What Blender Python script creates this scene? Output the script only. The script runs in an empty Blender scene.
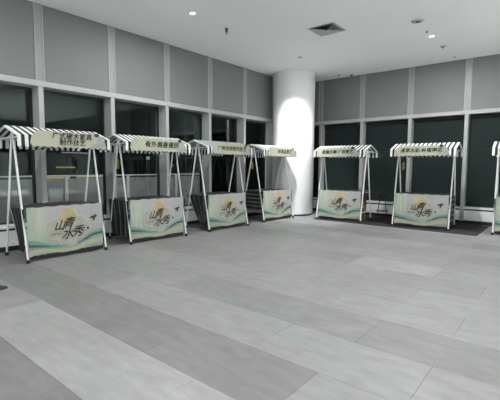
import bpy, math, random
import numpy as np
from mathutils import Vector, Matrix

random.seed(7)
scene = bpy.context.scene
col = scene.collection

# ------------------------------------------------------------------ camera
F_PX, PITCH, ROLL, YAW = 386.08, -0.0862, 0.0059, -0.6859
cam_data = bpy.data.cameras.new('camera')
cam = bpy.data.objects.new('camera', cam_data)
col.objects.link(cam)
fw = Vector((math.sin(YAW), math.cos(YAW), 0)); rt = Vector((math.cos(YAW), -math.sin(YAW), 0)); up = Vector((0, 0, 1))
fw2 = fw * math.cos(PITCH) + up * math.sin(PITCH); up2 = up * math.cos(PITCH) - fw * math.sin(PITCH)
r3 = rt * math.cos(ROLL) + up2 * math.sin(ROLL); u3 = up2 * math.cos(ROLL) - rt * math.sin(ROLL)
m = Matrix((r3, u3, -fw2)).transposed().to_4x4()
m.translation = (0, 0, 1.5)
cam.matrix_world = m
cam_data.sensor_width = 36.0
cam_data.lens = F_PX / 500 * 36.0
cam_data.clip_end = 300
scene.camera = cam

# ------------------------------------------------------------------ world (night outside) and exposure
world = bpy.data.worlds.new('night_sky'); scene.world = world
world.use_nodes = True
bg = world.node_tree.nodes['Background']
bg.inputs[0].default_value = (0.10, 0.16, 0.17, 1); bg.inputs[1].default_value = 0.12
scene.view_settings.view_transform = 'Standard'
scene.view_settings.look = 'None'
scene.view_settings.gamma = 1.0
scene.view_settings.use_curve_mapping = False
scene.view_settings.exposure = 0.08

# room dimensions
XL, YB, H = -7.4724, 11.735, 4.375        # left wall plane, back wall plane, ceiling height
XR, YF = 12.0, -6.5                        # walls behind the camera
REC = 0.29                                # depth of the window recesses
Z_TR, Z_TRB, Z_SILL = 3.03, 2.925, 0.44
# ceiling downlights: a sparse row grid over the stalls, plus stronger unseen fill lamps to the right of the picture
LAMPS = [(x, y) for x in (-5.63, -2.47, 0.69, 3.85, 7.01, 10.17) for y in (-3.1, 1.02, 5.14, 9.27) if not (x == -5.63 and y == 9.27)]
LAMP_W, COLUMN_LAMP_W, TERRACE_FILL_W = 66.0, 950.0, 75.0
HALL_FILL_W = {0.69: 24.0, 3.85: 100.0, 7.01: 260.0, 10.17: 260.0}  # stronger unseen downlights added beyond the right edge to fill the ceiling

# ------------------------------------------------------------------ helpers
def tag(o, label=None, cat=None, group=None, kind=None):
    if label: o['label'] = label
    if cat: o['category'] = cat
    if group: o['group'] = group
    if kind: o['kind'] = kind
    return o

def new_mat(name, color, rough=0.6, metal=0.0, noise=0.0, nscale=8.0, bump=0.0, emit=0.0, spec=0.5, stretch=(1, 1, 1)):
    M = bpy.data.materials.new(name); M.use_nodes = True
    nt = M.node_tree; b = nt.nodes['Principled BSDF']
    b.inputs['Base Color'].default_value = (*color, 1)
    b.inputs['Roughness'].default_value = rough
    b.inputs['Metallic'].default_value = metal
    b.inputs['Specular IOR Level'].default_value = spec
    if emit:
        b.inputs['Emission Color'].default_value = (*color, 1); b.inputs['Emission Strength'].default_value = emit
    if noise or bump:
        tc = nt.nodes.new('ShaderNodeTexCoord'); mp = nt.nodes.new('ShaderNodeMapping')
        mp.inputs['Scale'].default_value = stretch
        nz = nt.nodes.new('ShaderNodeTexNoise'); nz.inputs['Scale'].default_value = nscale; nz.inputs['Detail'].default_value = 5
        nt.links.new(tc.outputs['Object'], mp.inputs[0]); nt.links.new(mp.outputs[0], nz.inputs['Vector'])
        if noise:
            r = nt.nodes.new('ShaderNodeMapRange')
            r.inputs['From Min'].default_value = 0.25; r.inputs['From Max'].default_value = 0.75
            r.inputs['To Min'].default_value = 1 - noise; r.inputs['To Max'].default_value = 1 + noise
            mx = nt.nodes.new('ShaderNodeVectorMath'); mx.operation = 'SCALE'
            mx.inputs[0].default_value = color
            nt.links.new(nz.outputs['Fac'], r.inputs['Value']); nt.links.new(r.outputs[0], mx.inputs['Scale'])
            nt.links.new(mx.outputs[0], b.inputs['Base Color'])
        if bump:
            bp = nt.nodes.new('ShaderNodeBump'); bp.inputs['Strength'].default_value = bump; bp.inputs['Distance'].default_value = 0.01
            nt.links.new(nz.outputs['Fac'], bp.inputs['Height']); nt.links.new(bp.outputs[0], b.inputs['Normal'])
    return M

class MB:
    """collects geometry; build() links it as one mesh object"""
    def __init__(s): s.v = []; s.f = []; s.mi = []; s.sm = []
    def face(s, pts, mi=0, smooth=False):
        n = len(s.v); s.v += [tuple(p) for p in pts]; s.f.append(list(range(n, n + len(pts)))); s.mi.append(mi); s.sm.append(smooth); return s
    def raw(s, v, f, mi=0, smooth=False):
        n = len(s.v); s.v += [tuple(p) for p in v]
        for q in f: s.f.append([i + n for i in q]); s.mi.append(mi); s.sm.append(smooth)
        return s
    def box(s, a, b, mi=0, ch=0.0):
        (x0, y0, z0), (x1, y1, z1) = a, b
        if ch <= 0:
            v = [(x0, y0, z0), (x1, y0, z0), (x1, y1, z0), (x0, y1, z0), (x0, y0, z1), (x1, y0, z1), (x1, y1, z1), (x0, y1, z1)]
            return s.raw(v, [(0, 3, 2, 1), (4, 5, 6, 7), (0, 1, 5, 4), (1, 2, 6, 5), (2, 3, 7, 6), (3, 0, 4, 7)], mi)
        # chamfered: 24 verts
        c = ch; X = (x0, x1); Y = (y0, y1); Z = (z0, z1); v = []; idx = {}
        for i in (0, 1):
            for j in (0, 1):
                for k in (0, 1):
                    sx, sy, sz = (c if i == 0 else -c), (c if j == 0 else -c), (c if k == 0 else -c)
                    idx[i, j, k, 0] = len(v); v.append((X[i], Y[j] + sy, Z[k] + sz))
                    idx[i, j, k, 1] = len(v); v.append((X[i] + sx, Y[j], Z[k] + sz))
                    idx[i, j, k, 2] = len(v); v.append((X[i] + sx, Y[j] + sy, Z[k]))
        f = []
        for i in (0, 1): f.append([idx[i, 0, 0, 0], idx[i, 1, 0, 0], idx[i, 1, 1, 0], idx[i, 0, 1, 0]][::(1 if i else -1)])
        for j in (0, 1): f.append([idx[0, j, 0, 1], idx[1, j, 0, 1], idx[1, j, 1, 1], idx[0, j, 1, 1]][::(-1 if j else 1)])
        for k in (0, 1): f.append([idx[0, 0, k, 2], idx[1, 0, k, 2], idx[1, 1, k, 2], idx[0, 1, k, 2]][::(1 if k else -1)])
        for j in (0, 1):
            for k in (0, 1): f.append([idx[0, j, k, 1], idx[1, j, k, 1], idx[1, j, k, 2], idx[0, j, k, 2]])
        for i in (0, 1):
            for k in (0, 1): f.append([idx[i, 0, k, 0], idx[i, 1, k, 0], idx[i, 1, k, 2], idx[i, 0, k, 2]])
        for i in (0, 1):
            for j in (0, 1): f.append([idx[i, j, 0, 0], idx[i, j, 1, 0], idx[i, j, 1, 1], idx[i, j, 0, 1]])
        for i in (0, 1):
            for j in (0, 1):
                for k in (0, 1): f.append([idx[i, j, k, 0], idx[i, j, k, 1], idx[i, j, k, 2]])
        return s.raw(v, f, mi)
    def tube(s, a, b, r, n=10, mi=0, r2=None):
        a, b = Vector(a), Vector(b); d = (b - a).normalized()
        u = d.orthogonal().normalized(); w = d.cross(u); r2 = r if r2 is None else r2
        v = []
        for q, rr in ((a, r), (b, r2)):
            for i in range(n):
                t = 2 * math.pi * i / n; v.append(q + (u * math.cos(t) + w * math.sin(t)) * rr)
        base = len(s.v)
        s.raw(v, [(i, (i + 1) % n, n + (i + 1) % n, n + i) for i in range(n)], mi, True)
        s.raw(v, [tuple(range(n))[::-1], tuple(range(n, 2 * n))], mi)
        return s
    def path(s, pts, r, n=8, mi=0):
        for a, b in zip(pts[:-1], pts[1:]): s.tube(a, b, r, n, mi)
        return s
    def lathe(s, prof, c=(0, 0, 0), n=48, mi=0, cap=True):
        v = []; m_ = len(prof)
        for i in range(n):
            t = 2 * math.pi * i / n
            for (r, z) in prof: v.append((c[0] + r * math.cos(t), c[1] + r * math.sin(t), c[2] + z))
        f = [(i * m_ + j, ((i + 1) % n) * m_ + j, ((i + 1) % n) * m_ + j + 1, i * m_ + j + 1) for i in range(n) for j in range(m_ - 1)]
        s.raw(v, f, mi, True)
        if cap:
            s.face([(c[0] + prof[0][0] * math.cos(2 * math.pi * i / n), c[1] + prof[0][0] * math.sin(2 * math.pi * i / n), c[2] + prof[0][1]) for i in range(n)][::-1], mi)
            s.face([(c[0] + prof[-1][0] * math.cos(2 * math.pi * i / n), c[1] + prof[-1][0] * math.sin(2 * math.pi * i / n), c[2] + prof[-1][1]) for i in range(n)], mi)
        return s
    def prism(s, poly, y0, y1, mi=0):
        """poly in (x, z), extruded along y"""
        n = len(poly)
        v = [(x, y0, z) for x, z in poly] + [(x, y1, z) for x, z in poly]
        return s.raw(v, [tuple(range(n)), tuple(range(2 * n - 1, n - 1, -1))] + [(i, n + i, n + (i + 1) % n, (i + 1) % n) for i in range(n)], mi)
    def mesh(s, name, mats):
        me = bpy.data.meshes.new(name); me.from_pydata(s.v, [], s.f)
        for q in (mats if isinstance(mats, (list, tuple)) else [mats]): me.materials.append(q)
        me.polygons.foreach_set('material_index', s.mi); me.polygons.foreach_set('use_smooth', s.sm)
        me.update(); return me
    def build(s, name, mats, parent=None):
        return link(name, s.mesh(name, mats), parent)

def link(name, data, parent=None, loc=None, rz=None):
    o = bpy.data.objects.new(name, data); col.objects.link(o)
    if parent: o.parent = parent
    if loc: o.location = loc
    if rz is not None: o.rotation_euler = (0, 0, rz)
    return o

def empty(name, loc=(0, 0, 0), rz=0.0):
    o = link(name, None, None, loc, rz); o.empty_display_size = 0.2; return o

# ------------------------------------------------------------------ materials
M = {}
M['ceiling'] = new_mat('ceiling_paint', (0.87, 0.88, 0.875), 0.85, noise=0.02, nscale=0.6)
M['panel'] = new_mat('grey_wall_panel', (0.18, 0.186, 0.185), 0.6, noise=0.03, nscale=1.2, bump=0.03)
M['strip'] = new_mat('light_grey_aluminium', (0.285, 0.295, 0.29), 0.45, noise=0.02, nscale=2)
M['mullion'] = new_mat('pale_grey_mullion', (0.40, 0.415, 0.405), 0.45, noise=0.02, nscale=2)
M['edge'] = new_mat('pale_strip_edge', (0.38, 0.39, 0.385), 0.4)
M['white_panel'] = new_mat('white_enamelled_panel', (0.88, 0.89, 0.88), 0.5, noise=0.02, nscale=2)
M['dark_gap'] = new_mat('dark_joint', (0.02, 0.021, 0.022), 0.7)
M['plaster'] = new_mat('white_column_paint', (0.74, 0.75, 0.75), 0.6, noise=0.015, nscale=1.5)
M['white_metal'] = new_mat('white_powder_coat', (0.72, 0.74, 0.73), 0.35, noise=0.02, nscale=20)
M['rubber'] = new_mat('black_rubber', (0.012, 0.012, 0.013), 0.7)
M['black_cloth'] = new_mat('black_stripe_cloth', (0.014, 0.017, 0.017), 0.85, noise=0.15, nscale=60)
M['white_cloth'] = new_mat('white_stripe_cloth', (0.70, 0.73, 0.71), 0.8, noise=0.03, nscale=60)
M['grey_cloth'] = new_mat('grey_stripe_cloth', (0.14, 0.148, 0.145), 0.85, noise=0.08, nscale=60)
M['table'] = new_mat('dark_table_top', (0.055, 0.058, 0.055), 0.5, noise=0.1, nscale=12)
M['mat'] = new_mat('dark_floor_mat', (0.020, 0.018, 0.018), 0.95, noise=0.25, nscale=50, bump=0.2)
M['sign'] = new_mat('cream_sign_board', (0.40, 0.41, 0.31), 0.6, noise=0.06, nscale=5)
M['ink'] = new_mat('black_ink', (0.015, 0.016, 0.014), 0.8)
M['brown_ink'] = new_mat('brown_ink', (0.045, 0.038, 0.028), 0.8)
M['gold'] = new_mat('gold_print', (0.43, 0.36, 0.20), 0.8, noise=0.15, nscale=9)
M['peach'] = new_mat('peach_print', (0.375, 0.37, 0.315), 0.8, noise=0.15, nscale=7)
M['halo'] = new_mat('pale_print', (0.44, 0.455, 0.42), 0.8)
M['teal'] = new_mat('teal_print', (0.14, 0.28, 0.235), 0.8, noise=0.35, nscale=6)
M['deep_teal'] = new_mat('deep_teal_print', (0.05, 0.12, 0.10), 0.8, noise=0.2, nscale=9)
M['cream'] = new_mat('cream_print', (0.40, 0.41, 0.29), 0.8, noise=0.08, nscale=6)
M['mist'] = new_mat('mist_green_print', (0.27, 0.33, 0.285), 0.8, noise=0.10, nscale=6)
M['hill'] = new_mat('grey_green_print', (0.29, 0.33, 0.30), 0.8, noise=0.12, nscale=9)
M['vent'] = new_mat('grey_vent_metal', (0.36, 0.37, 0.37), 0.5)
M['vent_dark'] = new_mat('dark_vent_throat', (0.035, 0.037, 0.038), 0.7)
M['blind'] = new_mat('dark_green_grey_blind', (0.011, 0.021, 0.020), 0.75, spec=0.3, noise=0.08, nscale=1.5, stretch=(1, 1, 4))
M['black_plastic'] = new_mat('black_plastic', (0.015, 0.015, 0.016), 0.45)
M['wood_tag'] = new_mat('tan_wood', (0.30, 0.19, 0.055), 0.6, noise=0.2, nscale=14)
M['stone_out'] = new_mat('terrace_concrete', (0.22, 0.23, 0.23), 0.85, noise=0.1, nscale=3)
M['night_wall'] = new_mat('night_building_wall', (0.06, 0.07, 0.075), 0.9, noise=0.2, nscale=0.3)
M['lit_warm'] = new_mat('lit_warm_window', (1.0, 0.78, 0.36), 0.5, emit=0.55)
M['lit_white'] = new_mat('lit_white_window', (0.85, 0.92, 0.9), 0.5, emit=0.5)
M['lit_pink'] = new_mat('lit_pink_window', (0.9, 0.5, 0.5), 0.5, emit=0.22)
M['lit_red'] = new_mat('lit_red_sign', (1.0, 0.30, 0.12), 0.5, emit=0.9)
M['lamp_on'] = new_mat('lamp_diffuser', (1.0, 1.0, 0.98), 0.5, emit=6.0)
M['far_wall'] = new_mat('hall_wall_paint', (0.34, 0.345, 0.34), 0.8, noise=0.03, nscale=1)

# stone floor: tile tone comes from the object's own colour
def floor_material():
    Mt = bpy.data.materials.new('grey_stone_tile'); Mt.use_nodes = True
    nt = Mt.node_tree; b = nt.nodes['Principled BSDF']; b.inputs['Roughness'].default_value = 0.5
    b.inputs['Specular IOR Level'].default_value = 0.35
    oi = nt.nodes.new('ShaderNodeObjectInfo'); ge = nt.nodes.new('ShaderNodeNewGeometry')
    def noise(scale, sx, sy, det=6):
        mp = nt.nodes.new('ShaderNodeMapping'); mp.inputs['Scale'].default_value = (sx, sy, 1)
        n = nt.nodes.new('ShaderNodeTexNoise'); n.inputs['Scale'].default_value = scale; n.inputs['Detail'].default_value = det
        n.inputs['Roughness'].default_value = 0.65
        nt.links.new(ge.outputs['Position'], mp.inputs[0]); nt.links.new(mp.outputs[0], n.inputs['Vector']); return n
    a = noise(5.0, 0.7, 2.2); c = noise(1.1, 1, 1, 3); fine = noise(90, 1, 1, 2)
    def rng(n, lo, hi):
        r = nt.nodes.new('ShaderNodeMapRange'); r.inputs['From Min'].default_value = 0.25; r.inputs['From Max'].default_value = 0.75
        r.inputs['To Min'].default_value = lo; r.inputs['To Max'].default_value = hi
        nt.links.new(n.outputs['Fac'], r.inputs['Value']); return r
    ra, rc, rf = rng(a, 0.82, 1.18), rng(c, 0.90, 1.10), rng(fine, 0.93, 1.07)
    m1 = nt.nodes.new('ShaderNodeMath'); m1.operation = 'MULTIPLY'; m2 = nt.nodes.new('ShaderNodeMath'); m2.operation = 'MULTIPLY'
    nt.links.new(ra.outputs[0], m1.inputs[0]); nt.links.new(rc.outputs[0], m1.inputs[1])
    nt.links.new(m1.outputs[0], m2.inputs[0]); nt.links.new(rf.outputs[0], m2.inputs[1])
    sc = nt.nodes.new('ShaderNodeVectorMath'); sc.operation = 'SCALE'
    nt.links.new(oi.outputs['Color'], sc.inputs[0]); nt.links.new(m2.outputs[0], sc.inputs['Scale'])
    nt.links.new(sc.outputs[0], b.inputs['Base Color'])
    bp = nt.nodes.new('ShaderNodeBump'); bp.inputs['Strength'].default_value = 0.08; bp.inputs['Distance'].default_value = 0.004
    nt.links.new(a.outputs['Fac'], bp.inputs['Height']); nt.links.new(bp.outputs[0], b.inputs['Normal'])
    return Mt
M['tile'] = floor_material()

def glass_material(name, tint, blur=0.0, frost=0.0):
    Mt = bpy.data.materials.new(name); Mt.use_nodes = True
    nt = Mt.node_tree; nt.nodes.remove(nt.nodes['Principled BSDF']); out = nt.nodes['Material Output']
    tr = nt.nodes.new('ShaderNodeBsdfTransparent'); tr.inputs[0].default_value = (*tint, 1)
    gl = nt.nodes.new('ShaderNodeBsdfGlossy'); gl.inputs['Roughness'].default_value = blur
    fr = nt.nodes.new('ShaderNodeFresnel'); fr.inputs[0].default_value = 1.45; gl.inputs[0].default_value = (0.82, 0.97, 0.94, 1)
    mx = nt.nodes.new('ShaderNodeMixShader')
    nt.links.new(fr.outputs[0], mx.inputs[0]); nt.links.new(tr.outputs[0], mx.inputs[1]); nt.links.new(gl.outputs[0], mx.inputs[2])
    last = mx
    if frost:
        df = nt.nodes.new('ShaderNodeBsdfDiffuse'); df.inputs[0].default_value = (0.75, 0.76, 0.75, 1)
        m2 = nt.nodes.new('ShaderNodeMixShader'); m2.inputs[0].default_value = frost
        nt.links.new(mx.outputs[0], m2.inputs[1]); nt.links.new(df.outputs[0], m2.inputs[2]); last = m2
    nt.links.new(last.outputs[0], out.inputs[0]); return Mt
M['glass'] = glass_material('tinted_window_glass', (0.66, 0.68, 0.67), 0.03)
M['frosted'] = glass_material('hazy_balustrade_glass', (0.87, 0.88, 0.87), 0.1, 0.4)

# banner: pale cloth, green towards its lower left, in the cloth's own coordinates
def banner_material():
    Mt = bpy.data.materials.new('printed_banner_cloth'); Mt.use_nodes = True
    nt = Mt.node_tree; b = nt.nodes['Principled BSDF']; b.inputs['Roughness'].default_value = 0.75
    tc = nt.nodes.new('ShaderNodeTexCoord'); sp = nt.nodes.new('ShaderNodeSeparateXYZ')
    nt.links.new(tc.outputs['Generated'], sp.inputs[0])
    rx = nt.nodes.new('ShaderNodeValToRGB')
    rx.color_ramp.elements[0].color = (0.33, 0.40, 0.355, 1); rx.color_ramp.elements[0].position = 0.0
    rx.color_ramp.elements[1].color = (0.37, 0.38, 0.37, 1); rx.color_ramp.elements[1].position = 1.0
    e = rx.color_ramp.elements.new(0.12); e.color = (0.42, 0.455, 0.35, 1)
    e = rx.color_ramp.elements.new(0.28); e.color = (0.375, 0.39, 0.37, 1)
    nt.links.new(sp.outputs['X'], rx.inputs[0])
    rz = nt.nodes.new('ShaderNodeMapRange'); rz.inputs['From Min'].default_value = 0.55; rz.inputs['From Max'].default_value = 0.15
    rz.inputs['To Min'].default_value = 0.0; rz.inputs['To Max'].default_value = 0.7
    nt.links.new(sp.outputs['Z'], rz.inputs['Value'])
    mx = nt.nodes.new('ShaderNodeMixRGB'); mx.inputs[2].default_value = (0.25, 0.36, 0.31, 1)
    nt.links.new(rz.outputs[0], mx.inputs[0]); nt.links.new(rx.outputs[0], mx.inputs[1]); nt.links.new(mx.outputs[0], b.inputs['Base Color'])
    return Mt
M['banner'] = banner_material()

# ------------------------------------------------------------------ the room shell
o = MB().box((XL - 0.6, YF - 0.3, -0.14), (XR + 0.3, YB + 0.6, -0.008)).build('floor', new_mat('tile_bed_grout', (0.24, 0.24, 0.235), 0.9))
tag(o, 'grey stone tile floor of the hall', kind='structure'); FLOOR = o

TL, TW = 1.25, 0.635           # tile length (along x) and width (along y)
tile_me = MB().box((-TL / 2 + 0.0010, -TW / 2 + 0.0010, -0.008), (TL / 2 - 0.0010, TW / 2 - 0.0010, 0.0), ch=0.0007).mesh('floor_tile', M['tile'])
LIGHT, MID, DARK = 0.25, 0.208, 0.16
tone = {}
def rowname(k, fn): tone[k] = fn
rest = MB()
for k in range(-10, 16):
    y = 1.15 + (k + 0.5) * TW
    x_off = -0.70 if k % 2 == 0 else -0.70 - TL / 2
    for j in range(-7, 9):
        x = x_off + (j + 0.5) * TL
        if x - TL / 2 < XL - 0.3 - TL or x > XR: continue
        rr = random.Random(k * 91 + j * 17)
        t = MID + (rr.random() - 0.5) * 0.05
        if k == -1: t = DARK
        if k == 0: t = LIGHT if x > -4.45 else MID
        if k == 1: t = DARK + 0.005 if x < -1.4 else MID
        if k == 2: t = LIGHT - 0.03 if x > -4.6 else MID - 0.01
        if k == 3: t = 0.185 if -3.9 < x < -1.4 else (0.175 if x > -1.4 else LIGHT - 0.04)
        if k == 4: t = LIGHT - 0.03
        if k == 6: t = 0.19 if -2.0 < x < -0.7 else LIGHT - 0.04
        if k == 7: t = 0.185 if -3.9 < x < -2.6 else (0.235 if -2.6 < x < -1.2 else LIGHT - 0.04)
        if k in (5, 8): t = LIGHT - 0.045 + (rr.random() - 0.5) * 0.03
        if k in (9, 11): t = MID - 0.02 + (rr.random() - 0.5) * 0.04
        if k == 13: t = LIGHT - 0.02
        near = (k >= -2) and (-7.6 < x < 2.6)
        if near:
            ob = link('floor_tile', tile_me, FLOOR, (x, y, 0)); ob.color = (t, t * 1.005, t * 0.99, 1)
        else:
            rest.box((x - TL / 2 + 0.0010, y - TW / 2 + 0.0010, -0.008), (x + TL / 2 - 0.0010, y + TW / 2 - 0.0010, 0))
ob = rest.build('outer_bounce_tiles', M['tile'], FLOOR); ob.color = (0.66, 0.66, 0.65, 1); ob['kind'] = 'stuff'  # unseen floor, made paler than the rest to bounce light onto the ceiling

o = MB().box((XL - 0.6, YF - 0.3, H), (XR + 0.3, YB + 0.6, H + 0.2)).build('ceiling', M['ceiling'])
tag(o, 'smooth white painted ceiling of the hall', kind='structure')
o = MB().box((XR, YF, 0), (XR + 0.2, YB, H)).build('wall_right', M['far_wall']); tag(o, 'plain grey wall on the far right of the hall', kind='structure')
o = MB().box((XL, YF - 0.2, 0), (XR, YF, H)).build('wall_rear', M['far_wall']); tag(o, 'plain grey wall behind the viewpoint', kind='structure')

def bay_wall(name, label, P, edges, strips_at, start, end):
    """window wall: P(s, d, z) maps along-wall s, outward depth d and height z into the room frame"""
    def wbox(mb, s0, s1, d0, d1, z0, z1, ch=0.0):
        a, b = P(s0, d0, z0), P(s1, d1, z1)
        return mb.box(tuple(min(q) for q in zip(a, b)), tuple(max(q) for q in zip(a, b)), 0, ch)
    w = wbox(MB(), start, end, 0.03, 0.45, Z_TR - 0.02, H)
    wbox(w, start, end, 0.03, 0.45, 0, Z_SILL - 0.05)
    W = tag(w.build(name, M['dark_gap']), label, kind='structure')
    SW = 0.07
    for a, b in zip(edges[:-1], edges[1:]):
        # upper panel, sill, plinth panel
        wbox(MB(), a + SW + 0.012, b - SW - 0.012, 0.004, 0.04, Z_TR + 0.006, H, 0.003).build('upper_panel', M['panel'], W)
        wbox(MB(), a + SW - 0.02, b - SW + 0.02, 0.0, 0.03, 0.085, Z_SILL - 0.085, 0.003).build('plinth_panel', M['white_panel'], W)
        wbox(MB(), a + SW - 0.03, b - SW + 0.03, -0.015, REC + 0.02, Z_SILL - 0.045, Z_SILL, 0.004).build('window_ledge', M['white_panel'], W)
    wbox(MB(), start, end, -0.008, 0.03, 0, 0.07).build('skirting', M['dark_gap'], W)
    wbox(MB(), start, end, -0.012, REC + 0.06, Z_TRB, Z_TR, 0.004).build('transom', M['mullion'], W)
    for s in strips_at:
        wbox(MB(), s - SW + 0.012, s + SW - 0.012, 0.0, 0.04, Z_TR, H, 0.003).build('cover_strip', M['strip'], W)
        for sg in (-1, 1):
            wbox(MB(), s + sg * SW - 0.010, s + sg * SW + 0.010, -0.008, 0.04, Z_TR, H, 0.002).build('strip_edge', M['edge'], W)
        wbox(MB(), s - 0.045, s + 0.045, 0.0, REC + 0.10, 0.0, Z_TR - 0.03, 0.004).build('mullion', M['mullion'], W)
        wbox(MB(), s - 0.045 - 0.02, s + 0.045 + 0.02, REC + 0.0, REC + 0.06, 0.0, Z_TR - 0.03).build('mullion_fin', M['dark_gap'], W)
    return wbox

win_n = 0
def window(wbox, a, b, label):
    global win_n; win_n += 1
    f = MB()
    wbox(f, a + 0.045, a + 0.085, REC - 0.015, REC + 0.035, Z_SILL, Z_TRB); wbox(f, b - 0.085, b - 0.045, REC - 0.015, REC + 0.035, Z_SILL, Z_TRB)
    wbox(f, a + 0.085, b - 0.085, REC - 0.015, REC + 0.035, Z_SILL, Z_SILL + 0.04); wbox(f, a + 0.085, b - 0.085, REC - 0.015, REC + 0.035, Z_TRB - 0.04, Z_TRB)
    W = tag(f.build('window_%d' % win_n, M['black_plastic']), label, kind='structure')
    wbox(MB(), a + 0.085, b - 0.085, REC + 0.005, REC + 0.017, Z_SILL + 0.04, Z_TRB - 0.04).build('glass_pane', M['glass'], W)

# left wall
SL, WL = 3.122, 1.4365
edgesL = [SL + WL * i for i in range(-3, 7)]; edgesL[-1] = YB
PL = lambda s, d, z: (XL - d, s, z)
wbL = bay_wall('wall_left', 'grey panelled wall with a band of tall night windows on the left', PL, edgesL, edgesL[:-1], edgesL[0] - 0.07, YB + 0.45)
for i, (a, b) in enumerate(zip(edgesL[:-1], edgesL[1:])):
    window(wbL, a, b, 'tall dark window pane of the left wall, bay %d counting towards the white column' % (i + 1))
o = MB().box((XL - 0.45, YF, 0), (XL, edgesL[0] - 0.07, H)).build('wall_left_solid', M['panel']); tag(o, 'plain grey end of the left wall beside the viewpoint', kind='structure')

# back wall
SB, WB = -5.0834, 1.4616
edgesB = [XL] + [SB + WB * i for i in range(-1, 7)]
PB = lambda s, d, z: (s, YB + d, z)
wbB = bay_wall('wall_back', 'grey panelled wall with white ledge and blind-covered windows at the back', PB, edgesB, edgesB[1:], XL - 0.0, edgesB[-1] + 0.07)
names = ['narrow dark blind hidden behind the white column', 'dark green-grey roller blind behind the stall next to the white column', 'dark roller blind between the two stalls of the back wall',
         'dark roller blind behind the right half of the stall next to the frame edge', 'dark roller blind behind the stall cut by the right edge']
for i, (a, b) in enumerate(zip(edgesB[:-1], edgesB[1:])):
    window(wbB, a, b, 'window of the back wall covered by a dark blind, bay %d from the column' % (i + 1))
    R = empty('roller_blind', PB((a + b) / 2, REC - 0.06, Z_SILL))
    tag(R, names[i] if i < len(names) else 'dark roller blind beyond the right edge of the picture', 'blind', 'dark roller blinds of the back wall')
    w2 = (b - a) / 2 - 0.055; hh = Z_TRB - Z_SILL
    MB().box((-w2, -0.004, 0.03), (w2, 0.0, hh - 0.04)).build('blind_cloth', M['blind'], R)
    MB().box((-w2, -0.012, 0.004), (w2, 0.008, 0.03), ch=0.004).build('bottom_bar', M['black_plastic'], R)
    MB().tube((-w2, 0.0, hh - 0.05), (w2, 0.0, hh - 0.05), 0.035, 12).build('roller_tube', M['black_plastic'], R)
    MB().box((-w2, -0.0065, 1.55), (w2, -0.004, 1.562)).build('cloth_seam', M['black_plastic'], R)
o = MB().box((edgesB[-1] + 0.07, YB, 0), (XR, YB + 0.45, H)).build('wall_back_solid', M['panel']); tag(o, 'plain grey end of the back wall on the right', kind='structure')

# round column
CX, CY, CR = -6.78, 10.43, 0.655
o = MB().lathe([(CR, 0.05), (CR, H)], (CX, CY, 0), 96, cap=False).build('column', M['plaster'])
tag(o, 'thick round white column in the corner, lit by a ceiling spotlight', kind='structure')
MB().lathe([(CR - 0.02, 0.0), (CR - 0.02, 0.05)], (CX, CY, 0), 96).build('column_base_ring', M['dark_gap'], o)

# ------------------------------------------------------------------ market stall
SWID, SDEP = 1.30, 0.86           # spacing of the feet
APEX = (0.40, 2.03)
hw = SWID / 2
def lv(v): return v - SDEP / 2    # depth from the front feet -> local y (front is -y)

def text_mesh(name, body, size, mat, shear=0.0, offset=0.0, align='CENTER', spacing=1.0, line=1.0):
    cu = bpy.data.curves.new(name, 'FONT'); cu.body = body; cu.size = size; cu.shear = shear; cu.offset = offset
    cu.align_x = align; cu.align_y = 'CENTER'; cu.space_character = spacing; cu.space_line = line; cu.resolution_u = 2
    ob = bpy.data.objects.new(name, cu); col.objects.link(ob)
    bpy.context.view_layer.update()
    me = bpy.data.meshes.new_from_object(ob.evaluated_get(bpy.context.evaluated_depsgraph_get()))
    bpy.data.objects.remove(ob); me.name = name
    me.materials.clear(); me.materials.append(mat)
    # text lies in xy: stand it up facing -y
    for v in me.vertices: v.co = (v.co.x, 0.0, v.co.y)
    me.update(); return me

def shift_mesh(me, dx, dz):
    for v in me.vertices: v.co.x += dx; v.co.z += dz
    return me

def join_meshes(name, ms, mat):
    mb = MB()
    for me in ms: mb.raw([v.co[:] for v in me.vertices], [tuple(p.vertices) for p in me.polygons])
    return mb.mesh(name, mat)

def embolden(me, d, mat):
    """heavier strokes: shifted copies of the letter faces, each a hair in front of the last"""
    mb = MB()
    for k, (dx, dz) in enumerate(((0, 0), (d, 0), (-d, 0), (0, d), (0, -d))):
        mb.raw([(v.co.x + dx, v.co.y - 0.0002 * k, v.co.z + dz) for v in me.vertices], [tuple(p.vertices) for p in me.polygons])
    return mb.mesh(me.name, mat)

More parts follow.
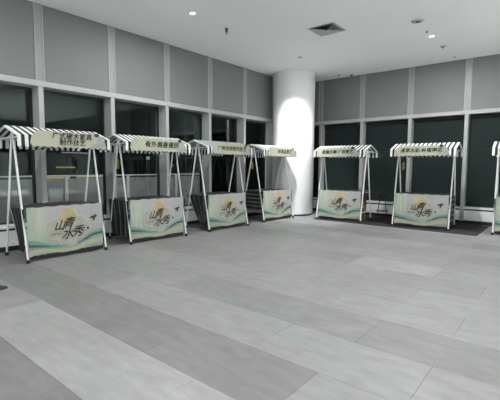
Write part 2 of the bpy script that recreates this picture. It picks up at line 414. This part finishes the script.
def ribbon(pts, w):
    """swoosh in xz: centre points and half widths"""
    a = []; b = []
    for i, (x, z) in enumerate(pts):
        p0 = pts[max(0, i - 1)]; p1 = pts[min(len(pts) - 1, i + 1)]
        dx, dz = p1[0] - p0[0], p1[1] - p0[1]; L = math.hypot(dx, dz) or 1
        a.append((x - dz / L * w[i], z + dx / L * w[i])); b.append((x + dz / L * w[i], z - dx / L * w[i]))
    return a, b
def swoosh(mb, pts, w, y, zmin=None, n=5):
    # catmull-rom refine
    P = [np.array(q, float) for q in pts]; R = []; Wd = []
    for i in range(len(P) - 1):
        p0 = P[max(0, i - 1)]; p1 = P[i]; p2 = P[i + 1]; p3 = P[min(len(P) - 1, i + 2)]
        for k in range(n):
            t = k / n
            R.append(0.5 * ((2 * p1) + (-p0 + p2) * t + (2 * p0 - 5 * p1 + 4 * p2 - p3) * t * t + (-p0 + 3 * p1 - 3 * p2 + p3) * t ** 3))
            Wd.append(w[i] * (1 - t) + w[i + 1] * t)
    R.append(P[-1]); Wd.append(w[-1])
    a, b = ribbon([tuple(q) for q in R], Wd)
    cl = lambda q: (min(max(q[0], -hw + 0.035), hw - 0.035), min(max(q[1], 0.075), 0.83))
    for i in range(len(a) - 1):
        q = [cl(a[i]), cl(b[i]), cl(b[i + 1]), cl(a[i + 1])]
        mb.face([(x, y, z) for x, z in q])

def blob(fn, cx, cz, y, n=56):
    pts = []
    for i in range(n):
        t = 2 * math.pi * i / n; r = fn(t); pts.append((cx + r * math.cos(t), y, cz + r * math.sin(t)))
    return pts

MESH = {}
def stall_meshes():
    # legs: white tubes from foot to apex, slightly squashed joint plate at the top
    MESH['leg_front'] = MB().tube((0, lv(0.0), 0.03), (0, lv(APEX[0] - 0.015), APEX[1]), 0.0165, 12).mesh('leg', M['white_metal'])
    MESH['leg_back'] = MB().tube((0, lv(SDEP), 0.03), (0, lv(APEX[0] + 0.015), APEX[1]), 0.0165, 12).mesh('leg', M['white_metal'])
    MESH['foot'] = MB().lathe([(0.026, 0.0), (0.029, 0.012), (0.024, 0.055)], (0, 0, 0), 14).mesh('rubber_foot', M['rubber'])
    MESH['side_rail'] = MB().tube((0, lv(0.15), 0.80), (0, lv(SDEP - 0.15), 0.80), 0.012, 8).mesh('side_rail', M['white_metal'])
    MESH['low_rail'] = MB().tube((0, lv(0.05), 0.25), (0, lv(SDEP - 0.05), 0.25), 0.010, 8).mesh('low_rail', M['white_metal'])
    MESH['back_rail'] = MB().tube((-hw, lv(SDEP - 0.05), 0.25), (hw, lv(SDEP - 0.05), 0.25), 0.010, 8).mesh('back_rail', M['white_metal'])
    # counter top with a thin striped lip at the back
    MESH['table_top'] = MB().box((-hw + 0.025, lv(0.075), 0.80), (hw - 0.025, lv(SDEP - 0.04), 0.832), ch=0.004).mesh('table_top', M['table'])
    lip = MB(); n = 19; w = (SWID - 0.04) / n
    for i in range(n):
        x0 = -hw + 0.02 + i * w
        lip.box((x0, lv(SDEP - 0.04), 0.76), (x0 + w, lv(SDEP - 0.03), 0.842), 0 if i % 2 else 1)
    MESH['lip'] = lip.mesh('table_edge_trim', [M['black_cloth'], M['grey_cloth']])
    # front banner: cloth with shallow folds towards the left end, black shade bar below
    b = MB(); nx, nz = 120, 6; V = []; y0 = lv(0.055)
    for j in range(nz + 1):
        for i in range(nx + 1):
            u = i / nx; x = -hw + 0.025 + u * (SWID - 0.05); z = 0.085 + j / nz * 0.76
            amp = (0.0016 + 0.0055 * math.exp(-(u / 0.22) ** 2)) * (0.5 + 0.5 * j / nz)
            zz = z + (0.006 * math.sin(u * 34) * (j == nz)) - (0.006 * math.sin(u * math.pi) * (j == 0))
            V.append((x, y0 + amp * math.sin(u * 75 + 3 * math.sin(u * 9)), zz))
    Fc = [(j * (nx + 1) + i, j * (nx + 1) + i + 1, (j + 1) * (nx + 1) + i + 1, (j + 1) * (nx + 1) + i) for j in range(nz) for i in range(nx)]
    b.raw(V, Fc, 0, True)
    b.raw([(x, y + 0.006, z) for x, y, z in V], [q[::-1] for q in Fc], 0, True)
    MESH['banner'] = b.mesh('banner', M['banner'])
    MESH['base_shade_bar'] = MB().box((-hw + 0.03, y0 - 0.002, 0.032), (hw - 0.03, y0 + 0.016, 0.09), ch=0.003).mesh('base_shade_bar', M['black_plastic'])  # black base bar, stands in for the shadow strip under the banner
    # ---- printed picture, thin layers in front of the cloth
    yp = y0 - 0.0085
    def quatrefoil(t, k):
        # four overlapping discs, outline radius from the centre
        best = 0.0
        for cx_, cz_, r_ in ((0, 0.155, 0.16), (-0.20, 0.0, 0.165), (0.20, 0.0, 0.175), (0, -0.17, 0.15)):
            dx, dz = math.cos(t), math.sin(t); bq = dx * cx_ + dz * cz_; disc = bq * bq - (cx_ * cx_ + cz_ * cz_ - (r_ + k) ** 2)
            if disc > 0: best = max(best, bq + math.sqrt(disc))
        return best
    e = MB(); e.face(blob(lambda t: quatrefoil(t, 0.012), 0.0, 0.475, yp, 96)[::-1])
    MESH['emblem_halo'] = e.mesh('printed_emblem_halo', M['halo'])
    e = MB(); e.face(blob(lambda t: quatrefoil(t, -0.004), 0.0, 0.475, yp - 0.001, 96)[::-1])
    MESH['emblem'] = e.mesh('printed_emblem', M['peach'])
    e = MB(); e.face(blob(lambda t: 0.145 + 0.005 * math.cos(6 * t), 0.0, 0.655, yp - 0.002)[::-1])
    MESH['sun'] = e.mesh('printed_sun', M['gold'])
    def wave(key, name, mat, pts, w, dy):
        wv = MB(); swoosh(wv, pts, w, yp - dy); me = wv.mesh(name, M[mat]); MESH.setdefault('waves', []).append((name, me))
    wave('a', 'printed_sand_bank', 'cream', [(-0.63, 0.12), (-0.46, 0.15), (-0.26, 0.14), (-0.05, 0.10), (0.18, 0.12), (0.36, 0.18), (0.50, 0.20), (0.63, 0.20)], [0.05, 0.04, 0.035, 0.03, 0.035, 0.045, 0.05, 0.06], 0.0024)
    wave('b', 'printed_wave', 'teal', [(-0.63, 0.29), (-0.50, 0.265), (-0.34, 0.225), (-0.2, 0.19), (0.0, 0.185)], [0.05, 0.045, 0.03, 0.02, 0.004], 0.0030)
    wave('c', 'printed_wave', 'teal', [(0.14, 0.19), (0.27, 0.235), (0.38, 0.295), (0.50, 0.34), (0.63, 0.36)], [0.006, 0.02, 0.03, 0.035, 0.045], 0.0030)
    wave('d', 'printed_wave_shadow', 'deep_teal', [(-0.63, 0.255), (-0.45, 0.235), (-0.28, 0.20)], [0.02, 0.014, 0.004], 0.0042)
    wave('e', 'printed_wave_shadow', 'deep_teal', [(0.22, 0.21), (0.36, 0.275), (0.48, 0.315), (0.63, 0.325)], [0.004, 0.014, 0.016, 0.018], 0.0042)
    wave('f', 'printed_mist', 'mist', [(-0.63, 0.19), (-0.40, 0.185), (-0.15, 0.155), (0.12, 0.155), (0.34, 0.225), (0.63, 0.275)], [0.012, 0.01, 0.012, 0.014, 0.014, 0.012], 0.0036)
    # bird and seal
    bd = MB()
    for pts in ([(0.37, 0.60), (0.42, 0.63), (0.465, 0.64), (0.50, 0.67), (0.495, 0.635), (0.53, 0.625), (0.485, 0.60), (0.46, 0.53), (0.43, 0.59)],):
        bd.face([(x, yp - 0.003, z) for x, z in pts][::-1])
    MESH['bird'] = bd.mesh('printed_bird', M['brown_ink']); bd = MB()
    bd.face([(0.345 + 0.022 * math.cos(t), yp - 0.003, 0.43 + 0.022 * math.sin(t)) for t in [i * math.pi / 4 for i in range(8)]])
    MESH['seal'] = bd.mesh('printed_seal', M['brown_ink'])
    ch = []
    for c, x, z, s in (('山', -0.145, 0.515, 0.18), ('青', 0.005, 0.545, 0.19), ('水', -0.015, 0.365, 0.20), ('秀', 0.155, 0.385, 0.20)):
        ch.append(shift_mesh(text_mesh('t', c, s, M['ink'], shear=0.35, offset=0.0), x, z))
    me = join_meshes('printed_lettering', ch, M['ink'])
    for v in me.vertices: v.co.y = yp - 0.005
    MESH['slogan'] = embolden(me, 0.0028, M['ink'])
    me = shift_mesh(text_mesh('printed_small_text', '非遗市集', 0.038, M['brown_ink']), -0.20, 0.385)
    for v in me.vertices: v.co.y = yp - 0.005
    MESH['small_text'] = me
    # ---- canopy
    n = 29; cw = 1.49; w = cw / n; c = MB()
    vf, vb, vr = -0.04, 1.0, 0.44; ze, zr, zv = 1.955, 2.115, 1.785
    prof = [(vf, ze), ((vf + vr) / 2 + 0.02, (ze + zr) / 2 + 0.012), (vr, zr), ((vr + vb) / 2 - 0.02, (ze + zr) / 2 + 0.012), (vb, ze)]
    for i in range(n):
        x0 = -cw / 2 + i * w; x1 = x0 + w; mi = 1 if i % 2 == 0 else 0; xm = (x0 + x1) / 2
        for (a, za), (b2, zb) in zip(prof[:-1], prof[1:]):
            for dz in (0.0, -0.006):
                q = [(x0, lv(a), za + dz), (x1, lv(a), za + dz), (x1, lv(b2), zb + dz), (x0, lv(b2), zb + dz)]
                c.face(q if dz == 0 else q[::-1], mi)
        for v_, out in ((vf, -1), (vb, 1)):       # scalloped valances
            sc = [(x0, ze), (x0, zv + 0.012)] + [(xm - w / 2 * math.cos(t), zv + 0.012 - 0.024 * math.sin(t)) for t in [k * math.pi / 6 for k in range(1, 6)]] + [(x1, zv + 0.012), (x1, ze)]
            yv = lv(v_) + out * 0.008
            for dy in (0, -out * 0.006):
                q = [(x, yv + dy + out * 0.010 * ((ze - z) / 0.2), z) for x, z in sc]
                c.face(q if (out < 0) == (dy == 0) else q[::-1], mi)
    MESH['canopy'] = c.mesh('canopy', [M['black_cloth'], M['white_cloth']])
    r = MB()
    for x in (-cw / 2 + 0.012, cw / 2 - 0.012):
        pass
    MESH['rafter_front'] = MB().tube((0, lv(vf), ze - 0.02), (0, lv(vr), zr - 0.024), 0.0125, 8).mesh('rafter', M['white_metal'])
    MESH['rafter_back'] = MB().tube((0, lv(vb), ze - 0.02), (0, lv(vr), zr - 0.024), 0.0125, 8).mesh('rafter', M['white_metal'])
    MESH['ridge'] = MB().tube((-cw / 2, lv(vr), zr - 0.03), (cw / 2, lv(vr), zr - 0.03), 0.0125, 8).mesh('ridge_pole', M['white_metal'])
    MESH['eave_f'] = MB().tube((-cw / 2, lv(vf) + 0.012, ze - 0.022), (cw / 2, lv(vf) + 0.012, ze - 0.022), 0.0115, 8).mesh('eave_pole', M['white_metal'])
    MESH['eave_b'] = MB().tube((-cw / 2, lv(vb) - 0.012, ze - 0.022), (cw / 2, lv(vb) - 0.012, ze - 0.022), 0.0115, 8).mesh('eave_pole', M['white_metal'])
    MESH['tie'] = MB().tube((0, lv(vf), ze - 0.03), (0, lv(vb), ze - 0.03), 0.009, 8).mesh('gable_tie', M['white_metal'])
    # ---- sign board
    def sign(sx0, sx1):
        s = MB(); z0, z1 = 1.79, 2.03; L = sx1 - sx0
        poly = [(sx0 + 0.03, z0), (sx1, z0), (sx1 - 0.03, z0 + 0.10), (sx1 - 0.09, z1 - 0.03), (sx1 - 0.17, z1), (sx0 + 0.12, z1), (sx0 + 0.02, z1 - 0.09), (sx0, z0 + 0.05)]
        s.prism(poly, lv(-0.090), lv(-0.072)); return s.mesh('sign_board', M['sign'])
    def mount(sx1):
        s = MB(); y = lv(-0.0915)
        s.face([(sx1 - 0.30, y, 1.805), (sx1 - 0.005, y, 1.805), (sx1 - 0.035, y, 1.90), (sx1 - 0.095, y, 2.0), (sx1 - 0.14, y, 1.985), (sx1 - 0.20, y, 1.88)][::1])
        return s.mesh('printed_mountain', M['hill'])
    def crest(sx1):
        s = MB(); y = lv(-0.093)
        s.face([(sx1 - 0.23, y, 1.99), (sx1 - 0.165, y, 1.975), (sx1 - 0.13, y, 2.02), (sx1 - 0.16, y, 2.045), (sx1 - 0.215, y, 2.035)])
        return s.mesh('printed_pine', M['brown_ink'])
    MESH['sign'] = sign; MESH['mount'] = mount; MESH['crest'] = crest
stall_meshes()

def skirt_mesh(v0, v1, b0, b1, zb, horizontal=False, curve=0.0, seed=0):
    """striped side cloth hanging from the counter edge; front edge v0, back edge v1, gathered to b0..b1 at height zb"""
    ns, nz = 24, 15 if horizontal else 10; mb = MB(); rnd = random.Random(seed); zt = 0.825
    def P(i, j):
        a = i / ns; t = j / nz
        tt = t ** (1.0 + curve)
        v = (v0 + a * (v1 - v0)) * (1 - tt) + (b0 + a * (b1 - b0)) * tt
        z = zt + (zb - zt) * t
        bulge = 0.010 * math.sin(a * 26 + seed) * (0.3 + 0.7 * t) + 0.015 * math.sin(t * math.pi) * math.sin(a * math.pi)
        return (-hw + 0.012 + bulge - 0.02, lv(v), z)
    for j in range(nz):
        for i in range(ns):
            if horizontal: mi = 1 if (j % 3 == 2) else 0
            else: mi = (2 if (i == ns - 1 and b1 < 0.45) else 1 if (i % 6) == 5 else 0)
            q = [P(i, j), P(i + 1, j), P(i + 1, j + 1), P(i, j + 1)]
            mb.face(q, mi, True)
    return mb.mesh('side_skirt', [M['black_cloth'], M['grey_cloth'], M['white_cloth']])

def make_stall(loc, rz_deg, label, text, text_size, sign_span, skirt_l, skirt_r, line=1.0, text_x=0.0):
    cy, sy = math.cos(math.radians(rz_deg)), math.sin(math.radians(rz_deg))
    R = empty('market_stall', loc, math.radians(rz_deg))
    tag(R, label, 'stall', 'striped canopy market stalls along the windows')
    for sx in (-1, 1):
        for k, vv in (('leg_front', 0.0), ('leg_back', SDEP)):
            lg = link('leg', MESH[k], R, (sx * hw, 0, 0))
            link('rubber_foot', MESH['foot'], lg, (0, lv(vv), 0))
        link('side_rail', MESH['side_rail'], R, (sx * (hw - 0.045), 0, 0)); link('low_rail', MESH['low_rail'], R, (sx * (hw - 0.045), 0, 0))
        link('rafter', MESH['rafter_front'], R, (sx * 0.73, 0, 0)); link('rafter', MESH['rafter_back'], R, (sx * 0.73, 0, 0))
        link('gable_tie', MESH['tie'], R, (sx * 0.71, 0, 0))
    link('back_rail', MESH['back_rail'], R)
    link('table_top', MESH['table_top'], R); link('table_edge_trim', MESH['lip'], R)
    bn = link('banner', MESH['banner'], R); bn['label'] = 'pale printed front banner with black brush lettering'
    for k, nm in (('base_shade_bar', 'base_shade_bar'), ('emblem_halo', 'printed_emblem_halo'), ('emblem', 'printed_emblem'), ('sun', 'printed_sun'), ('bird', 'printed_bird'), ('seal', 'printed_seal'), ('slogan', 'printed_lettering'), ('small_text', 'printed_small_text')):
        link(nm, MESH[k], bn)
    for nm, me in MESH['waves']: link(nm, me, bn)
    ca = link('canopy', MESH['canopy'], R); ca['label'] = 'black and white striped gable canopy with scalloped edge'
    for k, nm in (('ridge', 'ridge_pole'), ('eave_f', 'eave_pole'), ('eave_b', 'eave_pole')): link(nm, MESH[k], R)
    s = link('sign_board', MESH['sign'](*sign_span), R); s['label'] = 'cream sign board with dark lettering'
    link('printed_mountain', MESH['mount'](sign_span[1]), s); link('printed_pine', MESH['crest'](sign_span[1]), s)
    me = text_mesh('sign_lettering', text, text_size * 1.06, M['ink'], shear=0.12, offset=0.0, line=line, spacing=1.06)
    for v in me.vertices: v.co.y = lv(-0.093); v.co.x += text_x; v.co.z += 1.912
    link('sign_lettering', embolden(me, 0.0028, M['ink']), s)
    if skirt_l: link('side_skirt', skirt_mesh(*skirt_l), R)
    if skirt_r:
        k = link('side_skirt', skirt_mesh(*skirt_r), R); k.scale.x = -1
    return R

def place(foot_l, ang):
    """stall centre from its front left foot and heading"""
    a = math.radians(ang); ux, uy = math.cos(a), math.sin(a)
    return (foot_l[0] + ux * hw - uy * SDEP / 2, foot_l[1] + uy * hw + ux * SDEP / 2, 0)

GAP = (0.06, 0.70)
stalls = [
    ((-6.31, 2.35), 90.3, 'nearest market stall on the far left, two-line cream sign, striped canopy', '广式硬木家具\n制作技艺', 0.100, (-0.58, 0.66), (0.06, 0.62, 0.12, 0.26, 0.16, False, 0.0, 1), (0.06, 0.70, 0.06, 0.6, 0.15, False, 0.0, 2), 0.92, 0.06),
    ((-6.37, 4.20), 85.6, 'second market stall from the left, striped canopy and straight black striped side cloth', '有外展善德朋', 0.120, (-0.67, 0.62), (0.05, 0.88, 0.04, 0.74, 0.13, False, 0.0, 3), (0.06, 0.70, 0.06, 0.6, 0.15, False, 0.0, 4), 1.0, 0.02),
    ((-6.27, 6.20), 87.2, 'third market stall from the left, black striped side cloth gathered towards the front leg', '广州珐琅制作技艺', 0.110, (-0.62, 0.64), (0.05, 0.72, 0.10, 0.34, 0.20, False, 0.4, 5), (0.06, 0.70, 0.06, 0.6, 0.15, False, 0.0, 6), 1.0, 0.0),
    ((-6.27, 8.27), 86.0, 'market stall standing right in front of the white column', '岭南盆景艺', 0.115, (-0.62, 0.64), (0.05, 0.80, 0.05, 0.72, 0.30, True, 0.0, 7), (0.06, 0.70, 0.06, 0.6, 0.15, False, 0.0, 8), 1.0, 0.10),
    ((-5.55, 9.82), 4.0, 'market stall right of the white column, gold and dark poster at its side', '榄雕牙雕·广彩瓷艺', 0.100, (-0.64, 0.60), (0.06, 0.70, 0.06, 0.6, 0.15, False, 0.0, 9), None, 1.0, -0.02),
    ((-3.40, 9.92), 3.0, 'market stall on the dark mat between the two right-hand stalls', '通草水彩·岭南押花', 0.105, (-0.64, 0.62), (0.06, 0.70, 0.06, 0.6, 0.15, False, 0.0, 10), (0.06, 0.74, 0.06, 0.6, 0.20, True, 0.0, 11), 1.0, -0.02),
    ((-1.22, 10.13), 3.0, 'market stall cut off by the right edge of the picture', '剪纸艺术', 0.12, (-0.62, 0.64), (0.06, 0.70, 0.06, 0.6, 0.15, False, 0.0, 12), (0.06, 0.70, 0.06, 0.6, 0.15, False, 0.0, 13), 1.0, 0.0),
]
for fl, ang, lab, txt, ts, span, sl, sr, ln, tx in stalls:
    make_stall(place(fl, ang), ang, lab, txt, ts, span, sl, sr, ln, tx)

# hanging wooden tags under the canopies
def hang_tag(stall, lx, v, label):
    fl, ang = stalls[stall][0], stalls[stall][1]
    c = place(fl, ang); a = math.radians(ang); ly = lv(v)
    R = empty('hanging_tag', (c[0] + lx * math.cos(a) - ly * math.sin(a), c[1] + lx * math.sin(a) + ly * math.cos(a), 1.44), a)
    tag(R, label, 'tag', 'tan wooden tags hanging under stall canopies')
    MB().prism([(-0.03, 0.0), (0.03, 0.0), (0.034, 0.14), (0.02, 0.20), (-0.02, 0.20), (-0.034, 0.14)], -0.008, 0.008).build('wooden_plate', M['wood_tag'], R)
    MB().tube((0, 0, 0.19), (0, 0, 0.50), 0.003, 6).build('cord', M['rubber'], R)
hang_tag(1, -0.60, 0.56, 'small tan tag hanging at the left end of the second stall from the left')
hang_tag(3, -0.60, 0.50, 'small tan tag hanging at the left end of the stall before the column')
hang_tag(4, 0.60, 0.42, 'small tan tag hanging at the right end of the stall beside the column')
hang_tag(5, -0.56, 0.52, 'small tan tag hanging at the left end of the stall on the dark mat')

# dark mat behind/under the two right-hand stalls
o = MB().box((-5.60, 9.70, 0.0), (-1.46, 11.70, 0.009), ch=0.003).build('floor_mat', M['mat'])
tag(o, 'flat black mat on the floor under the two right-hand stalls', 'mat')

# poster board leaning in the right side of the stall beside the column
fl, ang = stalls[4][0], stalls[4][1]; c = place(fl, ang); a = math.radians(ang)
def loc_pt(lx, ly, z, c=c, a=a): return (c[0] + lx * math.cos(a) - ly * math.sin(a), c[1] + lx * math.sin(a) + ly * math.cos(a), z)
R = empty('poster_board', loc_pt(0.555, 0.0, 0.009), a + math.pi / 2); tag(R, 'narrow dark poster board with a golden figure inside the stall beside the column', 'poster')
MB().box((-0.27, -0.012, 0.0), (0.27, 0.012, 0.775), ch=0.002).build('board', M['black_plastic'], R)
fig = MB(); fig.face([(x, -0.0135, z) for x, z in [(-0.20, 0.02), (0.20, 0.02), (0.22, 0.28), (0.12, 0.42), (0.05, 0.56), (-0.05, 0.56), (-0.13, 0.42), (-0.22, 0.26)]])
fig.build('printed_figure', M['wood_tag'], R)
fig = MB(); fig.face([(x, -0.0137, z) for x, z in [(-0.06, 0.56), (0.07, 0.56), (0.06, 0.74), (-0.04, 0.74)]]); fig.build('printed_head', new_mat('dark_red_print', (0.12, 0.03, 0.035), 0.8), R)
fig = MB(); fig.face([(x, -0.0146, z) for x, z in [(-0.10, 0.05), (0.11, 0.04), (0.06, 0.34), (-0.05, 0.36)]]); fig.build('printed_robe', M['brown_ink'], R)

# black stool behind the stall beside the column
R = empty('bar_stool', (-4.08, 11.02, 0.009), 0.35); tag(R, 'black backless stool behind the stall beside the column', 'stool')
MB().lathe([(0.12, 0.66), (0.155, 0.672), (0.165, 0.70), (0.155, 0.73), (0.10, 0.74)], (0, 0, 0), 24).build('seat', M['black_plastic'], R)
for i in range(4):
    t = math.pi / 4 + i * math.pi / 2
    MB().tube((0.19 * math.cos(t), 0.19 * math.sin(t), 0.0), (0.09 * math.cos(t), 0.09 * math.sin(t), 0.68), 0.011, 8).build('leg', M['black_plastic'], R)
ring = [(0.155 * math.cos(t), 0.155 * math.sin(t), 0.24) for t in [i * math.pi / 8 for i in range(17)]]
MB().path(ring, 0.008, 6).build('foot_ring', M['black_plastic'], R)

# low black disc for the foot of an unbuilt stall at the left edge
R = empty('stall_footpad', (-5.26, 1.635, 0)); tag(R, 'small round black rubber stopper on the floor at the left edge', 'footpad')
MB().lathe([(0.075, 0.0), (0.07, 0.014), (0.045, 0.026)], (0, 0, 0), 24).build('disc', M['rubber'], R)
MB().lathe([(0.03, 0.024), (0.026, 0.034)], (0, 0, 0), 16).build('knob', M['black_plastic'], R)

# ------------------------------------------------------------------ ceiling fixtures
R = empty('air_vent', (-4.07, 7.48, H)); tag(R, 'square air diffuser in the white ceiling', 'vent')
fr = MB()
for k, (h0, h1, z0, z1) in enumerate(((0.30, 0.265, -0.004, -0.014),)):
    q0 = [(-h0, -h0, z0), (h0, -h0, z0), (h0, h0, z0), (-h0, h0, z0)]; q1 = [(-h1, -h1, z1), (h1, -h1, z1), (h1, h1, z1), (-h1, h1, z1)]
    for i in range(4): fr.face([q0[i], q1[i], q1[(i + 1) % 4], q0[(i + 1) % 4]])
fr.build('frame', M['vent'], R)
MB().box((-0.262, -0.262, -0.003), (0.262, 0.262, -0.001)).build('throat', M['vent_dark'], R)
for k, h0 in enumerate((0.255, 0.20, 0.145, 0.09)):
    lv_ = MB(); h1 = h0 - 0.045; z0, z1 = -0.022, -0.004
    q0 = [(-h0, -h0, z0), (h0, -h0, z0), (h0, h0, z0), (-h0, h0, z0)]; q1 = [(-h1, -h1, z1), (h1, -h1, z1), (h1, h1, z1), (-h1, h1, z1)]
    for i in range(4): lv_.face([q0[i], q0[(i + 1) % 4], q1[(i + 1) % 4], q1[i]])
    lv_.build('louvre', M['vent'], R)

def spot(name, parent, power, angle, blend, size=0.06, z=-0.03, target=None, spread=math.pi):
    if angle is None:
        L = bpy.data.lights.new(name, 'AREA'); L.shape = 'DISK'; L.size = 0.11; L.energy = power; L.spread = spread; L.color = (0.985, 0.995, 1.0)
        return link(name, L, parent, (0, 0, z))
    L = bpy.data.lights.new(name, 'SPOT'); L.energy = power; L.spot_size = math.radians(angle); L.spot_blend = blend; L.shadow_soft_size = size
    L.color = (0.985, 0.995, 1.0)
    o = link(name, L, parent, (0, 0, z))
    if target is not None: o.rotation_euler = (Vector(target)).to_track_quat('-Z', 'Y').to_euler()
    return o

def downlight(x, y, label, power=LAMP_W, angle=None, blend=1.0, bright=True, r=0.055):
    R = empty('downlight', (x, y, H)); tag(R, label, 'lamp', 'recessed ceiling downlights')
    MB().lathe([(r + 0.02, -0.001), (r + 0.018, -0.008), (r, -0.010), (r, -0.002)], (0, 0, 0), 28, cap=False).build('trim_ring', M['white_metal'], R)
    MB().lathe([(r, -0.004), (r * 0.2, -0.0035)], (0, 0, 0), 24).build('diffuser', M['lamp_on'] if bright else M['vent_dark'], R)
    spot('lamp_light', R, power, angle, blend, spread=math.pi if bright else math.radians(135))
lab = {(-2.47, 9.27): 'small lit round downlight in the ceiling at the upper right', (-5.63, 5.14): 'small lit downlight in the ceiling at the top edge'}
for i, (x, y) in enumerate(LAMPS):
    downlight(x, y, lab.get((x, y), 'unseen ceiling downlight outside the picture, over the hall floor'), HALL_FILL_W.get(x, LAMP_W) * (2.0 if (x, y) == (-2.47, 9.27) else 1.0), bright=x < 0)
# the spotlight that washes the column: deep and dark seen from the side
R = empty('column_spotlight', (-5.60, 8.88, H)); tag(R, 'small dark recessed spotlight in the ceiling just above the column front', 'lamp')
MB().lathe([(0.05, -0.001), (0.05, -0.012), (0.038, -0.012), (0.036, -0.003)], (0, 0, 0), 24).build('trim_ring', M['vent'], R)
spot('lamp_light', R, COLUMN_LAMP_W, 78, 1.0, 0.04, -0.03, ((CX + 5.60) * 0.21, (CY - 8.88) * 0.21, -1.0))

def dot(name, x, y, r, h, label, cat, mat, group=None):
    o = MB().lathe([(r * 0.98, 0), (r, -h * 0.4), (r * 0.75, -h)], (0, 0, 0), 20)
    R = empty(name, (x, y, H)); tag(R, label, cat, group)
    MB().lathe([(r * 0.7, -h), (r, -h * 0.45), (r, -0.0005)], (0, 0, 0), 20).build('body', mat, R)
    MB().lathe([(r * 0.3, -h * 1.5), (r * 0.35, -h)], (0, 0, 0), 12).build('tip', M['vent_dark'], R)
dot('ceiling_speaker', -2.45, 8.17, 0.12, 0.012, 'round grey ceiling loudspeaker, largest disc of the right-hand row', 'speaker', M['vent'])
dot('sprinkler', -2.46, 8.88, 0.035, 0.03, 'small sprinkler between the grey ceiling loudspeaker and the lit downlight', 'sprinkler', M['vent'], 'ceiling sprinklers')
dot('smoke_detector', -2.45, 10.18, 0.065, 0.035, 'grey smoke detector on the ceiling behind the lit downlight', 'detector', M['vent'])
dot('sprinkler', -2.43, 11.30, 0.03, 0.03, 'small sprinkler on the ceiling close to the back wall at right', 'sprinkler', M['vent'], 'ceiling sprinklers')
dot('sprinkler', -5.67, 6.12, 0.03, 0.085, 'dark hanging sprinkler on the ceiling above the third stall', 'sprinkler', M['vent_dark'], 'ceiling sprinklers')
dot('sprinkler', -5.66, 11.25, 0.03, 0.03, 'small pale sprinkler on the ceiling right of the column by the back wall', 'sprinkler', M['vent'], 'ceiling sprinklers')
dot('sprinkler', -5.38, 11.55, 0.04, 0.03, 'dark sprinkler at the ceiling edge right of the column', 'sprinkler', M['vent_dark'], 'ceiling sprinklers')

# ------------------------------------------------------------------ outside, at night
o = MB().box((-9.6, -3, -0.3), (XL - 0.46, 13.5, -0.02)).build('terrace', M['stone_out']); tag(o, 'concrete terrace outside the left windows', kind='structure')
R = empty('balustrade', (-9.0, 5.5, -0.02)); tag(R, 'glass balustrade with pale rail outside the left windows', 'railing')
MB().box((-0.025, -7.5, 1.265), (0.025, 7.5, 1.295), ch=0.004).build('top_rail', M['white_metal'], R)
py = [4.24 + 1.63 * i for i in range(-4, 5)]
for y in py: MB().box((-0.03, y - 5.5 - 0.04, 0), (0.03, y - 5.5 + 0.04, 1.265), ch=0.004).build('post', M['white_metal'], R)
for a_, b_ in zip(py[:-1], py[1:]): MB().box((-0.006, a_ - 5.5 + 0.06, 0.10), (0.006, b_ - 5.5 - 0.06, 1.22)).build('glass_pane', M['frosted'], R)
R = empty('planter_box', (-8.75, 8.95, -0.02)); tag(R, 'white box standing on the terrace behind the third stall', 'planter')
MB().box((-0.17, -0.2, 0.04), (0.17, 0.2, 1.10), ch=0.01).build('body', M['plaster'], R)
MB().box((-0.15, -0.18, 0.0), (0.15, 0.18, 0.04)).build('plinth', M['dark_gap'], R)

def building(x, y, w, h, label, wins):
    R = empty('building', (x, y, -20)); tag(R, label, 'building', 'dark buildings across the street')
    MB().box((-6, -w / 2, 0), (0, w / 2, h + 20)).build('wall', M['night_wall'], R)
    MB().box((-6.2, -w / 2 - 0.2, h + 20), (0.2, w / 2 + 0.2, h + 20.6)).build('roof_edge', M['night_wall'], R)
    for (yy, zz, ww, hh, mt) in wins:
        MB().box((0.0, yy - ww / 2, zz + 20 - hh / 2), (0.08, yy + ww / 2, zz + 20 + hh / 2)).build('window', M[mt], R)
# windows of the buildings: centre y, z, width, height
building(-45, 18, 20, 14, 'dark building with warm lit bands across the street, left', [(3.2, 1.3, 2.2, 0.16, 'lit_warm'), (2.0, 0.1, 3.2, 0.2, 'lit_warm'), (6.5, 0.15, 4.2, 0.14, 'lit_warm'), (4.5, 3.0, 3.5, 0.12, 'lit_white')])
building(-45, 36, 12, 9, 'dark building with pink lit windows across the street, right', [(-3.4, 2.6, 0.5, 0.4, 'lit_white'), (-2.0, 3.4, 0.5, 0.4, 'lit_pink'), (-1.0, 2.6, 1.2, 0.5, 'lit_pink'), (0.6, 1.6, 1.0, 0.4, 'lit_pink'), (2.0, 3.0, 0.5, 0.4, 'lit_pink')])
building(-45, 66, 16, 10, 'dark building with one red lit sign across the street', [(-1.5, 1.0, 1.2, 0.9, 'lit_red')])

for y in (2.2, 5.1, 8.0, 10.9):  # unseen lamps added above the window heads to brighten the balustrade
    R = empty('terrace_fill_lamp', (XL - 0.46, y, 3.35)); tag(R, 'unseen fill lamp added on the outside of the left wall above the terrace', 'lamp', 'unseen terrace fill lamps')
    MB().box((-0.16, -0.09, 0.0), (0.0, 0.09, 0.07), ch=0.008).build('housing', M['black_plastic'], R)
    MB().box((-0.14, -0.075, -0.012), (-0.02, 0.075, 0.0)).build('diffuser', M['lit_white'], R)
    L = bpy.data.lights.new('lamp_light', 'AREA'); L.size = 0.12; L.energy = TERRACE_FILL_W; L.color = (1.0, 0.99, 0.97)
    link('lamp_light', L, R, (-0.08, 0, -0.02))
